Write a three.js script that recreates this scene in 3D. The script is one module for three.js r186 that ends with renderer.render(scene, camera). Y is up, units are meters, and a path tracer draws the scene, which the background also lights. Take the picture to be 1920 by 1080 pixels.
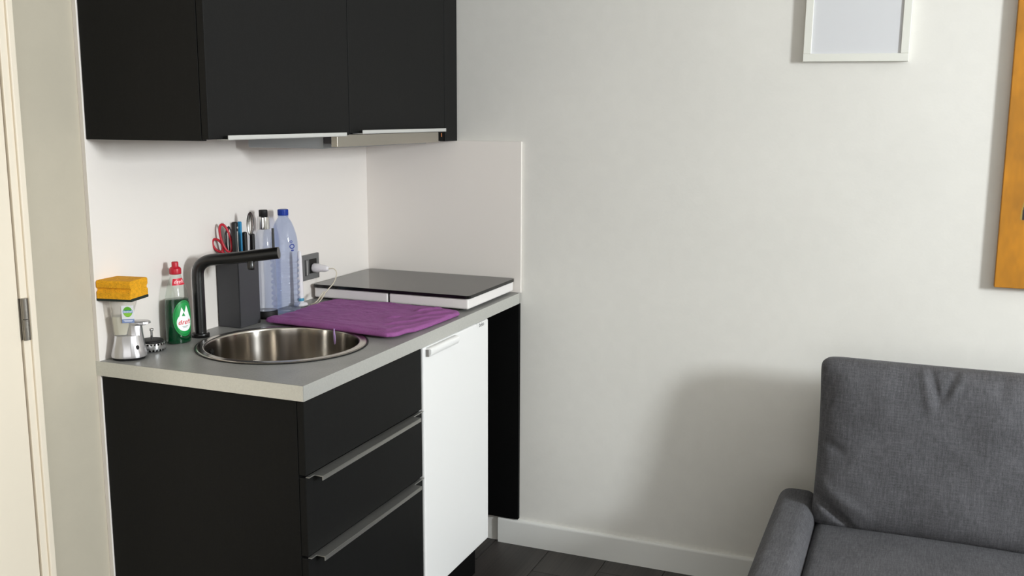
import * as THREE from 'three';
import { RoundedBoxGeometry } from 'three/addons/geometries/RoundedBoxGeometry.js';
import { RectAreaLightUniformsLib } from 'three/addons/lights/RectAreaLightUniformsLib.js';
import { mergeGeometries, mergeVertices, toCreasedNormals } from 'three/addons/utils/BufferGeometryUtils.js';

// ------------------------------------------------------------------ camera, sky, window light, exposure
const scene = new THREE.Scene();
const camera = new THREE.PerspectiveCamera(32.08, 16 / 9, 0.05, 60);
{
  const yaw = THREE.MathUtils.degToRad(22.193), pitch = THREE.MathUtils.degToRad(9.762), roll = THREE.MathUtils.degToRad(0.213);
  camera.position.set(1.825, 1.489, 3.098);
  camera.rotation.order = 'YXZ';
  camera.rotation.set(-pitch, yaw, roll);
}
const renderer = new THREE.WebGLRenderer({ antialias: true });
renderer.toneMapping = THREE.LinearToneMapping;
renderer.toneMappingExposure = 1.0;
renderer.shadowMap.enabled = true;
scene.background = new THREE.Color(0.75, 0.85, 1.0);
RectAreaLightUniformsLib.init();
const ROOM = { x: 4.6, z: 5.2, h: 2.5 };
const WIN1 = { z0: 1.68, z1: 2.20, y0: 1.5, y1: 2.22 };            // in the wall on the right
const WIN2 = { x0: 1.2, x1: 3.6, y0: 0.25, y1: 2.2 };             // behind the viewer
{
  const l1 = new THREE.RectAreaLight(new THREE.Color(0.90, 0.96, 1.0), 165, WIN1.z1 - WIN1.z0 - 0.1, WIN1.y1 - WIN1.y0 - 0.1);
  l1.position.set(ROOM.x - 0.02, (WIN1.y0 + WIN1.y1) / 2, (WIN1.z0 + WIN1.z1) / 2);
  l1.lookAt(0, l1.position.y, l1.position.z);
  scene.add(l1);
  const l2 = new THREE.RectAreaLight(new THREE.Color(1.0, 0.94, 0.85), 1.45, WIN2.x1 - WIN2.x0 - 0.1, WIN2.y1 - WIN2.y0 - 0.1);
  l2.position.set((WIN2.x0 + WIN2.x1) / 2, (WIN2.y0 + WIN2.y1) / 2, ROOM.z - 0.02);
  l2.lookAt(l2.position.x, l2.position.y, 0);
  scene.add(l2);
}

// ------------------------------------------------------------------ helpers
let seed = 1234567;
const rnd = () => { seed = (seed * 1664525 + 1013904223) >>> 0; return seed / 4294967296; };
const V = (x, y, z) => new THREE.Vector3(x, y, z);
const taken = {};
function numbered(n) { const k = taken[n] = (taken[n] ?? -1) + 1; return k ? `${n}_${String(k).padStart(3, '0')}` : n; }
function shade(o) { o.castShadow = true; o.receiveShadow = true; return o; }
function thing(name, label, category, [x, y, z] = [0, 0, 0], turn = 0, group) {
  const o = new THREE.Group(); o.name = numbered(name); scene.add(o);
  o.position.set(x, y, z); o.rotation.y = turn; o.userData = { label, category };
  if (group) o.userData.group = group;
  return o;
}
function part(name, geo, mat, parent, pos) {
  const m = shade(new THREE.Mesh(Array.isArray(geo) ? merge(geo) : geo, mat)); m.name = name; parent.add(m);
  if (pos) m.position.set(...pos);
  return m;
}
function single(name, geo, mat, label, category, pos, group) {
  const m = part(numbered(name), geo, mat, scene, pos); m.userData = { label, category };
  if (group) m.userData.group = group;
  return m;
}
function struct(name, geo, mat, label, category) {
  const m = geo ? part(name, geo, mat, scene) : new THREE.Group();
  if (!geo) { m.name = name; scene.add(m); }
  m.userData = { kind: 'structure', label, category };
  return m;
}
function merge(list) {
  return mergeGeometries(list.map((g) => {
    const n = g.index ? g.toNonIndexed() : g;
    for (const k of Object.keys(n.attributes)) if (!['position', 'normal', 'uv'].includes(k)) n.deleteAttribute(k);
    return n;
  }));
}
function boxUV(g) {                                                // uv in metres, along the face's own plane
  const n = g.index ? g.toNonIndexed() : g, p = n.attributes.position, uv = new Float32Array(p.count * 2);
  const a = V(), b = V(), c = V(), f = V();
  for (let i = 0; i < p.count; i += 3) {
    a.fromBufferAttribute(p, i); b.fromBufferAttribute(p, i + 1); c.fromBufferAttribute(p, i + 2);
    f.crossVectors(b.clone().sub(a), c.clone().sub(a));
    const ax = Math.abs(f.x), ay = Math.abs(f.y), az = Math.abs(f.z);
    [a, b, c].forEach((q, k) => {
      const [u, v] = ax >= ay && ax >= az ? [q.z, q.y] : ay >= az ? [q.x, q.z] : [q.x, q.y];
      uv[(i + k) * 2] = u; uv[(i + k) * 2 + 1] = v;
    });
  }
  n.setAttribute('uv', new THREE.BufferAttribute(uv, 2));
  return n;
}
// a box from corner to corner with slightly rounded edges
function bx(x0, x1, y0, y1, z0, z1, r = 0.0015, seg = 2) {
  const w = x1 - x0, h = y1 - y0, d = z1 - z0, rr = Math.min(r, w / 2.1, h / 2.1, d / 2.1);
  const g = rr > 0 ? new RoundedBoxGeometry(w, h, d, seg, rr) : new THREE.BoxGeometry(w, h, d);
  g.translate((x0 + x1) / 2, (y0 + y1) / 2, (z0 + z1) / 2);
  return boxUV(g);
}
function lathe(pts, seg = 48) { return new THREE.LatheGeometry(pts.map(([r, y]) => new THREE.Vector2(r, y)), seg); }
function smoothPts(pts, n = 60) {                                  // a smooth profile through the given points
  const c = new THREE.CatmullRomCurve3(pts.map(([r, y]) => V(r, y, 0)), false, 'centripetal');
  return c.getPoints(n).map((p) => [Math.max(p.x, 0), p.y]);
}
function tube(pts, r, seg = 40, rad = 12, curved = true) {
  const ps = pts.map((p) => V(...p));
  let c;
  if (curved) c = new THREE.CatmullRomCurve3(ps, false, 'centripetal');
  else { c = new THREE.CurvePath(); for (let i = 0; i + 1 < ps.length; i++) c.add(new THREE.LineCurve3(ps[i], ps[i + 1])); }
  const g = new THREE.TubeGeometry(c, seg, r, rad);
  const caps = [[ps[0], c.getTangent(0).negate()], [ps[ps.length - 1], c.getTangent(1)]].map(([p, t]) => {
    const d = new THREE.CircleGeometry(r, rad);
    d.applyQuaternion(new THREE.Quaternion().setFromUnitVectors(V(0, 0, 1), t)); d.translate(p.x, p.y, p.z); return d;
  });
  return merge([g, ...caps]);
}
function cyl(r0, r1, h, seg = 32, pos = [0, 0, 0]) { const g = new THREE.CylinderGeometry(r1, r0, h, seg); g.translate(pos[0], pos[1] + h / 2, pos[2]); return g; }
function loft(rings, closedEnds = true) {                          // rings of equal length, smooth round the side
  const n = rings[0].length, pos = [], idx = [];
  for (const r of rings) for (const p of r) pos.push(p.x, p.y, p.z);
  for (let i = 0; i + 1 < rings.length; i++) for (let k = 0; k < n; k++) {
    const a = i * n + k, b = i * n + (k + 1) % n;
    idx.push(a, b, a + n, b, b + n, a + n);
  }
  if (closedEnds) for (const [i, flip] of [[0, 1], [rings.length - 1, 0]]) {
    const c = rings[i].reduce((s, p) => s.add(p), V()).multiplyScalar(1 / n), at = pos.length / 3; pos.push(c.x, c.y, c.z);
    for (let k = 0; k < n; k++) { const a = i * n + k, b = i * n + (k + 1) % n; flip ? idx.push(at, b, a) : idx.push(at, a, b); }
  }
  const g = new THREE.BufferGeometry();
  g.setAttribute('position', new THREE.Float32BufferAttribute(pos, 3)); g.setIndex(idx);
  g.setAttribute('uv', new THREE.Float32BufferAttribute(new Float32Array(pos.length / 3 * 2), 2));
  return toCreasedNormals(g, 0.7);
}
const ring = (n, f) => Array.from({ length: n }, (_, k) => f(k / n * Math.PI * 2));
function superEllipse(a, b, y, e = 2.6, ox = 0, oz = 0, n = 48) {
  return ring(n, (t) => { const c = Math.cos(t), s = Math.sin(t); return V(ox + a * Math.sign(c) * Math.abs(c) ** (2 / e), y, oz - b * Math.sign(s) * Math.abs(s) ** (2 / e)); });
}
// value noise, tileable with period per (integers)
const hashes = Array.from({ length: 4096 }, () => rnd());
const hash2 = (x, y, s) => hashes[((x * 73 + y * 179 + s * 431 + ((x * y) & 1023) * 7) % 4096 + 4096) % 4096];
function noise(x, y, px, py, s = 0) {
  const xi = Math.floor(x), yi = Math.floor(y), fx = x - xi, fy = y - yi, sx = fx * fx * (3 - 2 * fx), sy = fy * fy * (3 - 2 * fy);
  const m = (v, p) => ((v % p) + p) % p, h = (i, j) => hash2(m(i, px), m(j, py), s);
  return (h(xi, yi) * (1 - sx) + h(xi + 1, yi) * sx) * (1 - sy) + (h(xi, yi + 1) * (1 - sx) + h(xi + 1, yi + 1) * sx) * sy;
}
function tex(n, f, size, srgb = true) {                            // f(u, v) -> [r, g, b] in 0..1; size = metres per repeat
  const d = new Uint8Array(n * n * 4);
  for (let j = 0; j < n; j++) for (let i = 0; i < n; i++) {
    const c = f(i / n, j / n), o = (j * n + i) * 4;
    for (let k = 0; k < 3; k++) d[o + k] = Math.max(0, Math.min(255, Math.round(255 * (Array.isArray(c) ? c[k] : c))));
    d[o + 3] = 255;
  }
  const t = new THREE.DataTexture(d, n, n); t.wrapS = t.wrapT = THREE.RepeatWrapping; t.magFilter = THREE.LinearFilter; t.minFilter = THREE.LinearMipmapLinearFilter; t.generateMipmaps = true;
  if (srgb) t.colorSpace = THREE.SRGBColorSpace;
  if (size) t.repeat.set(1 / size, 1 / size);
  t.needsUpdate = true;
  return t;
}
function canvasTex(w, h, draw) {
  const c = document.createElement('canvas'); c.width = w; c.height = h; draw(c.getContext('2d'), w, h);
  const t = new THREE.CanvasTexture(c); t.colorSpace = THREE.SRGBColorSpace; return t;
}
const S = (color, roughness = 0.6, more = {}) => new THREE.MeshStandardMaterial({ color, roughness, ...more });
const P = (o) => new THREE.MeshPhysicalMaterial(o);

// ------------------------------------------------------------------ materials
const peel = tex(256, (u, v) => 0.5 + 0.35 * (noise(u * 64, v * 64, 64, 64, 1) - 0.5) + 0.4 * (noise(u * 24, v * 24, 24, 24, 2) - 0.5), 0.25, false);
const paintTone = tex(256, (u, v) => { const k = 0.975 + 0.025 * (noise(u * 5, v * 5, 5, 5, 3) * 0.6 + noise(u * 40, v * 40, 40, 40, 4) * 0.4); return [k, k, k]; }, 1.1);
const M = {};
M.wall = S('#e5e2db', 0.75, { map: paintTone, bumpMap: peel, bumpScale: 0.0002 });
M.wallWarm = S('#c3baa7', 0.75, { map: paintTone, bumpMap: peel, bumpScale: 0.0002 });
M.ceiling = S('#eceae5', 0.9);
M.trim = S('#e8e7e2', 0.4);
M.door = S('#f1e5d1', 0.45);
M.panel = S('#eee7e0', 0.3, { bumpMap: peel, bumpScale: 0.0001 });
const blackGrain = tex(256, (u, v) => { const k = 0.07 + 0.008 * noise(u * 200, v * 6, 200, 6, 5) + 0.016 * noise(u * 128, v * 128, 128, 128, 6); return [k, k, k * 0.985]; }, 0.3);
M.black = P({ color: '#ffffff', roughness: 0.55, map: blackGrain, specularIntensity: 0.3 });
M.blackPlain = P({ color: '#080808', roughness: 0.7, specularIntensity: 0.2 });
const topTone = tex(512, (u, v) => { const k = 0.575 + 0.05 * (noise(u * 200, v * 200, 200, 200, 7) - 0.5) + 0.05 * (noise(u * 9, v * 9, 9, 9, 8) - 0.5); return [k, k * 0.995, k * 0.975]; }, 0.4);
M.worktop = S('#ffffff', 0.38, { map: topTone });
const edgeTone = tex(256, (u, v) => { const k = 0.86 + 0.03 * (noise(u * 128, v * 128, 128, 128, 9) - 0.5); return [k, k, k * 0.98]; }, 0.3);
M.edge = S('#ffffff', 0.42, { map: edgeTone, metalness: 0.7 });
const brushed = tex(256, (u, v) => 0.5 + 0.5 * (noise(u * 4, v * 220, 4, 220, 10) - 0.5), 0.2, false);
M.steel = P({ color: '#b9b4ab', metalness: 1, roughness: 0.2 });
M.bowl = P({ color: '#b0aaa2', metalness: 1, roughness: 0.16, anisotropy: 0.85, anisotropyRotation: Math.PI / 2 });
M.steelDark = S('#8d8880', 0.35, { metalness: 1, bumpMap: brushed, bumpScale: 0.0001 });
M.alu = S('#b9b8b4', 0.36, { metalness: 0.88 });
M.aluPaint = S('#c9c8c4', 0.45, { metalness: 0.2 });
M.chrome = S('#d8d8d8', 0.12, { metalness: 1 });
M.fridge = S('#f1f0ee', 0.35);
M.hobWhite = S('#eee9e6', 0.4);
M.hobGlass = P({ color: '#0c0c0c', roughness: 0.1, ior: 1.4 });
M.faucet = P({ color: '#0d0d0d', roughness: 0.32, clearcoat: 0.4, clearcoatRoughness: 0.25 });
M.rubber = S('#0c0c0c', 0.6);
const plankTones = [0, 1, 2].map((s) => tex(256, (u, v) => {
  const g = noise(u * 40, v * 3, 40, 3, 20 + s) * 0.5 + noise(u * 110, v * 5, 110, 5, 30 + s) * 0.3 + noise(u * 6, v * 2, 6, 2, 40 + s) * 0.2;
  const k = 0.125 + 0.13 * g + 0.02 * s; return [k * 1.05, k * 0.965, k * 0.92];
}, 1));
plankTones.forEach((t) => t.repeat.set(1 / 0.21, 1 / 1.3));
M.planks = plankTones.map((t) => S('#ffffff', 0.48, { map: t }));
M.underfloor = S('#0e0d0c', 0.9);
const pane = P({ color: '#ffffff', transmission: 1, roughness: 0.02, thickness: 0, ior: 1.45 });
M.winFrame = S('#ecebe8', 0.4);

// ------------------------------------------------------------------ the room
const T = 0.15;
{
  const fl = struct('floor', null, null, 'dark grey-brown wood plank floor', 'floor');
  part('subfloor', bx(-T, ROOM.x + T, -0.1, -0.008, -T, ROOM.z + T, 0), M.underfloor, fl);
  const pw = 0.205, x0 = 0.71 - 4 * pw;                             // a seam lies at x = 0.71
  for (let c = 0; c * pw + x0 < ROOM.x; c++) {
    let z = -0.4 - rnd() * 0.9;
    while (z < ROOM.z) {
      const len = 1.3, a = Math.max(z, 0), b = Math.min(z + len, ROOM.z), xa = Math.max(x0 + c * pw, 0), xb = Math.min(x0 + (c + 1) * pw, ROOM.x);
      if (b - a > 0.02 && xb - xa > 0.01) part('plank', bx(xa + 0.0007, xb - 0.0007, -0.008, 0, a + 0.0007, b - 0.0007, 0.0012, 1), M.planks[Math.floor(rnd() * 3)], fl);
      z += len;
    }
  }
  struct('ceiling', bx(-T, ROOM.x + T, ROOM.h, ROOM.h + 0.1, -T, ROOM.z + T, 0), M.ceiling, 'white ceiling above the room', 'ceiling');
  // left wall (behind the kitchenette), with the doorway further to the front
  const D0 = 1.508, D1 = 2.36, DH = 2.06;
  struct('wall_left', [bx(-T, 0, 0, ROOM.h, -T, D0, 0), bx(-T, 0, DH, ROOM.h, D0, D1, 0), bx(-T, 0, 0, ROOM.h, D1, ROOM.z + T, 0)], M.wallWarm, 'warm grey painted wall with the doorway', 'wall');
  struct('wall_back', bx(0, ROOM.x + T, 0, ROOM.h, -T, 0, 0), M.wall, 'long white painted wall behind the sofa', 'wall');
  struct('wall_right', [bx(ROOM.x, ROOM.x + T, 0, ROOM.h, 0, WIN1.z0, 0), bx(ROOM.x, ROOM.x + T, 0, ROOM.h, WIN1.z1, ROOM.z + T, 0), bx(ROOM.x, ROOM.x + T, 0, WIN1.y0, WIN1.z0, WIN1.z1, 0), bx(ROOM.x, ROOM.x + T, WIN1.y1, ROOM.h, WIN1.z0, WIN1.z1, 0)], M.wall, 'white wall with the small window', 'wall');
  struct('wall_front', [bx(0, WIN2.x0, 0, ROOM.h, ROOM.z, ROOM.z + T, 0), bx(WIN2.x1, ROOM.x, 0, ROOM.h, ROOM.z, ROOM.z + T, 0), bx(WIN2.x0, WIN2.x1, 0, WIN2.y0, ROOM.z, ROOM.z + T, 0), bx(WIN2.x0, WIN2.x1, WIN2.y1, ROOM.h, ROOM.z, ROOM.z + T, 0)], M.wall, 'white wall with the wide window', 'wall');
  // windows, both outside the picture
  const f = 0.05, xa = ROOM.x + 0.03, xb = ROOM.x + 0.09;
  const w1 = struct('window_1', null, null, 'small window in the right wall', 'window');
  part('window_frame', [bx(xa, xb, WIN1.y0, WIN1.y0 + f, WIN1.z0, WIN1.z1), bx(xa, xb, WIN1.y1 - f, WIN1.y1, WIN1.z0, WIN1.z1), bx(xa, xb, WIN1.y0 + f, WIN1.y1 - f, WIN1.z0, WIN1.z0 + f), bx(xa, xb, WIN1.y0 + f, WIN1.y1 - f, WIN1.z1 - f, WIN1.z1)], M.winFrame, w1);
  part('pane', bx(xa + 0.028, xa + 0.032, WIN1.y0 + f, WIN1.y1 - f, WIN1.z0 + f, WIN1.z1 - f, 0), pane, w1);
  const za = ROOM.z + 0.03, zb = ROOM.z + 0.09, mid = (WIN2.x0 + WIN2.x1) / 2;
  const w2 = struct('window_2', null, null, 'wide window in the wall opposite the sofa', 'window');
  part('window_frame', [bx(WIN2.x0, WIN2.x1, WIN2.y0, WIN2.y0 + f, za, zb), bx(WIN2.x0, WIN2.x1, WIN2.y1 - f, WIN2.y1, za, zb), ...[WIN2.x0, mid - f / 2, WIN2.x1 - f].map((x) => bx(x, x + f, WIN2.y0 + f, WIN2.y1 - f, za, zb))], M.winFrame, w2);
  for (const [a, b] of [[WIN2.x0 + f, mid - f / 2], [mid + f / 2, WIN2.x1 - f]]) part('pane', bx(a, b, WIN2.y0 + f, WIN2.y1 - f, za + 0.028, za + 0.032, 0), pane, w2);
  // skirting along the back wall
  const bs = new THREE.Shape(); bs.moveTo(0, 0); bs.lineTo(0.014, 0); bs.lineTo(0.014, 0.082); bs.quadraticCurveTo(0.0135, 0.0905, 0.006, 0.0907); bs.lineTo(0, 0.0907); bs.closePath();
  const bg = new THREE.ExtrudeGeometry(bs, { depth: ROOM.x - 0.516, bevelEnabled: false, curveSegments: 6 });
  bg.applyMatrix4(new THREE.Matrix4().makeBasis(V(0, 0, 1), V(0, 1, 0), V(1, 0, 0))); bg.translate(0.516, 0, 0);
  const flip = bg.index ? bg.toNonIndexed() : bg;                    // the basis above mirrors: turn the faces round
  { const p = flip.attributes.position.array; for (let i = 0; i < p.length; i += 9) for (let k = 0; k < 3; k++) { const t = p[i + 3 + k]; p[i + 3 + k] = p[i + 6 + k]; p[i + 6 + k] = t; } flip.computeVertexNormals(); }
  struct('baseboard_back', flip, M.trim, 'white skirting board along the back wall', 'baseboard');
  // the door and its frame in the left wall
  const dr = struct('door_1', null, null, 'cream white door at the left edge with steel hinge', 'door');
  part('door_leaf', bx(-0.03, 0.010, 0.008, DH - 0.018, D0 + 0.0025, D1 - 0.003, 0.002), M.door, dr);
  const hinge = part('hinge', [cyl(0.0075, 0.0075, 0.046, 20, [0.019, 0.997, D0 - 0.006]), cyl(0.0075, 0.0075, 0.046, 20, [0.019, 1.0445, D0 - 0.006]), bx(0.011, 0.0125, 0.997, 1.09, D0 - 0.004, D0 + 0.004, 0)], M.steelDark, dr);
  hinge.userData.label = 'brushed steel barrel hinge';
  part('hinge', hinge.geometry.clone().translate(0, -0.8, 0), M.steelDark, dr); part('hinge', hinge.geometry.clone().translate(0, 0.8, 0), M.steelDark, dr);
  const fr = struct('trim_1', null, null, 'cream white frame round the door', 'door frame');
  for (const s of [0, 1]) {
    const q = (a, b) => s ? [D1 + (D0 - b), D1 + (D0 - a)] : [a, b];
    part('jamb', bx(0, 0.0145, 0, DH, ...q(1.489, 1.5075), 0.002), M.door, fr);
    part('architrave', bx(0, 0.020, 0, DH + 0.035, ...q(1.472, 1.489), 0.003), M.door, fr);
  }
  part('head', bx(0, 0.020, DH, DH + 0.035, 1.489, D1 + 0.019, 0.003), M.door, fr);
}

// ------------------------------------------------------------------ kitchenette
const H = 0.9, D = 0.593, L = 1.292, PT = 0.012;                     // worktop height, depth, length; splash panel thickness
single('wall_panel', bx(0, PT, 0, ROOM.h - 0.002, 0.0005, L, 0.001), M.panel, 'tall white panel on the wall behind the counter', 'wall panel');
single('splash_panel', bx(PT, D + 0.004, H + 0.0005, 1.405, 0.0005, 0.011, 0.001), M.panel, 'white splash panel on the wall beside the hob', 'splash panel');

// worktop with a round cutout for the sink
const SX = 0.31, SZ = 0.964;
{
  const wt = thing('worktop', 'grey laminate worktop with light edge carrying sink and hob', 'worktop');
  const s = new THREE.Shape(); s.moveTo(PT, -0.0115); s.lineTo(D - 0.001, -0.0115); s.lineTo(D - 0.001, -L + 0.001); s.lineTo(PT, -L + 0.001); s.closePath();
  const h = new THREE.Path(); h.absarc(SX, -SZ, 0.203, 0, Math.PI * 2, true); s.holes.push(h);
  const g = new THREE.ExtrudeGeometry(s, { depth: 0.036, bevelEnabled: false, curveSegments: 64 }); g.rotateX(-Math.PI / 2); g.translate(0, H - 0.036, 0);
  part('top', boxUV(g), M.worktop, wt);
  part('edge_band', bx(D - 0.001, D, H - 0.036, H - 0.0002, 0.0115, L, 0.0004, 1), M.edge, wt);
  part('edge_band', bx(0.0, D - 0.001, H - 0.036, H - 0.0002, L + 0.0002, L + 0.0012, 0.0004, 1), M.edge, wt);
}
// round steel sink set in the worktop
{
  const k = thing('sink', 'round stainless steel sink set in the worktop', 'sink', [SX, H, SZ]);
  part('gasket', lathe([[0.2175, 0.0002], [0.2215, 0.0002], [0.2215, 0.002], [0.2175, 0.0025]], 96), M.rubber, k);
  part('rim', lathe([[0.2178, 0.0005], [0.2175, 0.003], [0.214, 0.0042], [0.206, 0.0034], [0.2015, 0.0046], [0.198, 0.004], [0.196, 0.0015], [0.1955, -0.002]], 96), M.steel, k);
  part('bowl', lathe([[0.1955, -0.002], [0.1935, -0.02], [0.190, -0.10], [0.184, -0.128], [0.165, -0.143], [0.1, -0.149], [0.045, -0.151]].reverse(), 96), M.bowl, k);
  const dr = part('drain', lathe([[0, -0.162], [0.03, -0.162], [0.037, -0.155], [0.046, -0.1495], [0.048, -0.149]], 48), M.steelDark, k);
  const og = []; for (let i = 0; i < 14; i++) { const a = i / 14 * 6.283, d = new THREE.CylinderGeometry(0.003, 0.003, 0.002, 10); d.rotateZ(Math.PI / 2); d.translate(0, Math.sin(a) * (i % 2 ? 0.013 : 0.007), Math.cos(a) * (i % 2 ? 0.013 : 0.007)); og.push(d); }
  const of = part('overflow', og, M.rubber, k); of.position.set(-0.95 * 0.1905, -0.032, 0.31 * 0.1905); of.rotation.y = Math.atan2(-0.31, -0.95);
}
// base cabinet with two drawers under a fixed front
{
  const c = thing('base_cabinet', 'black base cabinet with drawers under the sink', 'cabinet');
  const F = D - 0.004, z0 = 0.722, z1 = L - 0.004;
  const part2 = (n, g, m = M.black, to = c) => part(n, g, m, to);
  part2('side_panel', bx(PT + 0.001, F - 0.0195, 0.0, H - 0.0365, z1 - 0.018, z1, 0.0006));
  part2('side_panel', bx(PT + 0.001, F - 0.02, 0.0, H - 0.0365, z0, z0 + 0.018, 0.001));
  part2('back_panel', bx(PT + 0.001, PT + 0.008, 0.1, H - 0.0365, z0 + 0.018, z1 - 0.018, 0));
  part2('bottom_panel', bx(PT + 0.008, F - 0.02, 0.1, 0.118, z0 + 0.018, z1 - 0.018, 0));
  part2('plinth', bx(F - 0.07, F - 0.055, 0, 0.1, z0 + 0.018, z1 - 0.018, 0), M.blackPlain);
  const za = z0 + 0.002, zb = z1;
  part2('fixed_front', bx(F - 0.018, F, 0.69, H - 0.039, za, zb, 0.0012));
  for (const [y0, y1] of [[0.497, 0.684], [0.105, 0.491]]) {
    const d = part2('drawer', bx(F - 0.018, F, y0, y1, za, zb, 0.0012));
    // a pull of bent sheet metal lying on the drawer's top edge
    const h = part2('handle', [bx(F - 0.004, F + 0.006, y1, y1 + 0.0022, za, zb - 0.004, 0.0004, 1), bx(F + 0.004, F + 0.029, y1, y1 + 0.0022, 0.783, 1.264, 0.0006, 1), bx(F + 0.0265, F + 0.029, y1 - 0.0085, y1 + 0.0022, 0.783, 1.264, 0.0008, 1)], M.alu, d);
    h.userData.label = 'long aluminium pull';
  }
}
// small refrigerator under the worktop
{
  const f = thing('refrigerator', 'small white refrigerator under the worktop', 'refrigerator');
  const z0 = 0.268, z1 = 0.713, X = D - 0.002;
  part('body', bx(0.06, X - 0.045, 0.12, H - 0.045, z0 + 0.003, z1 - 0.003, 0.003), M.fridge, f);
  const d = part('door', bx(X - 0.043, X, 0.13, H - 0.0385, z0, z1, 0.006, 3), M.fridge, f);
  const hp = new THREE.Shape(); hp.moveTo(0, 0); hp.lineTo(0.012, 0.003); hp.quadraticCurveTo(0.017, 0.010, 0.016, 0.020); hp.quadraticCurveTo(0.013, 0.024, 0.006, 0.024); hp.lineTo(0, 0.024); hp.closePath();
  const hg = new THREE.ExtrudeGeometry(hp, { depth: 0.18, bevelEnabled: true, bevelSize: 0.001, bevelThickness: 0.001, bevelSegments: 1, curveSegments: 8 });
  hg.translate(X, H - 0.067, 0.518);
  part('handle', hg, M.fridge, d);
  part('handle_end', bx(X, X + 0.010, H - 0.066, H - 0.046, 0.6992, 0.7015, 0.001), S('#8d8a86', 0.5), d);
  part('kickplate', bx(X - 0.062, X - 0.047, 0.0, 0.119, z0 + 0.004, z1 - 0.004, 0), M.blackPlain, f);
  for (const [x, z] of [[0.1, 0.3], [0.1, 0.68], [0.5, 0.3], [0.5, 0.68]]) part('foot', cyl(0.018, 0.018, 0.121, 16, [x, 0, z]), M.rubber, f);
  const t = canvasTex(256, 64, (c, w, h) => { c.fillStyle = '#efeeec'; c.fillRect(0, 0, w, h); c.fillStyle = '#2a2a2a'; c.font = 'bold 58px sans-serif'; c.textAlign = 'center'; c.textBaseline = 'middle'; c.fillText('beko', w / 2, h / 2); });
  const g = new THREE.PlaneGeometry(0.07, 0.018); g.rotateY(Math.PI / 2); g.translate(X + 0.0003, H - 0.048, 0.322);
  part('maker_badge', g, S('#ffffff', 0.4, { map: t }), d);
}
single('end_panel', bx(PT + 0.001, D, 0.095, H - 0.0365, 0.0005, 0.0165, 0.001), M.blackPlain, 'black end panel on the wall beside the refrigerator', 'panel');

// wall cabinet
const DU = 0.365;
{
  const c = thing('wall_cabinet', 'black wall cabinet with two doors above the counter', 'cabinet');
  const top = 2.2, z1 = L - 0.004;
  part('side_panel', bx(PT + 0.001, DU - 0.0205, 1.431, top, z1 - 0.018, z1, 0.001), M.black, c);
  part('side_panel', bx(PT + 0.001, DU - 0.0205, 1.405, top, 0.0115, 0.0295, 0.001), M.black, c);
  part('bottom_panel', bx(PT + 0.001, DU - 0.021, 1.448, 1.464, 0.0295, z1 - 0.018, 0), M.black, c);
  part('top_panel', bx(PT + 0.001, DU - 0.021, top - 0.018, top, 0.0295, z1 - 0.018, 0), M.black, c);
  part('back_panel', bx(PT + 0.001, PT + 0.008, 1.462, top - 0.018, 0.0295, z1 - 0.018, 0), M.black, c);
  part('filler_strip', bx(DU - 0.0195, DU - 0.0005, 1.405, top, 0.0115, 0.106, 0.001), M.black, c);
  for (const [a, b, ha, hb, yb] of [[0.7005, z1, 0.742, 1.243, 1.4345], [0.1085, 0.698, 0.133, 0.658, 1.4395]]) {
    const d = part('door', bx(DU - 0.019, DU, yb, top - 0.002, a, b, 0.0018), M.black, c);
    const h = part('handle', [bx(DU - 0.016, DU + 0.018, yb - 0.002, yb - 0.0002, ha, hb, 0.0005, 1), bx(DU + 0.0155, DU + 0.018, yb - 0.002, yb + 0.0085, ha, hb, 0.0008, 1)], M.aluPaint, d);
    h.userData.label = 'long light aluminium pull';
  }
}
// pull-out cooker hood under the right cupboard
{
  const h = thing('cooker_hood', 'slim steel pull-out cooker hood under the wall cabinet', 'cooker hood');
  part('housing', bx(0.066, 0.312, 1.3985, 1.4475, 0.135, 0.75, 0.002), S('#a5a8ab', 0.4, { metalness: 0.3 }), h);
  part('end_cap', bx(0.313, 0.344, 1.412, 1.444, 0.14, 0.75, 0.003), S('#3c3a40', 0.45), h);
  part('front_strip', bx(0.345, 0.3645, 1.4035, 1.4368, 0.152, 0.762, 0.0015), M.steel, h);
  part('end_cap', bx(0.345, 0.364, 1.407, 1.4368, 0.112, 0.150, 0.0015), M.blackPlain, h);
  part('indicator', bx(0.3641, 0.3651, 1.42, 1.432, 0.128, 0.133, 0), S('#b06a35', 0.5), h);
}
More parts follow.
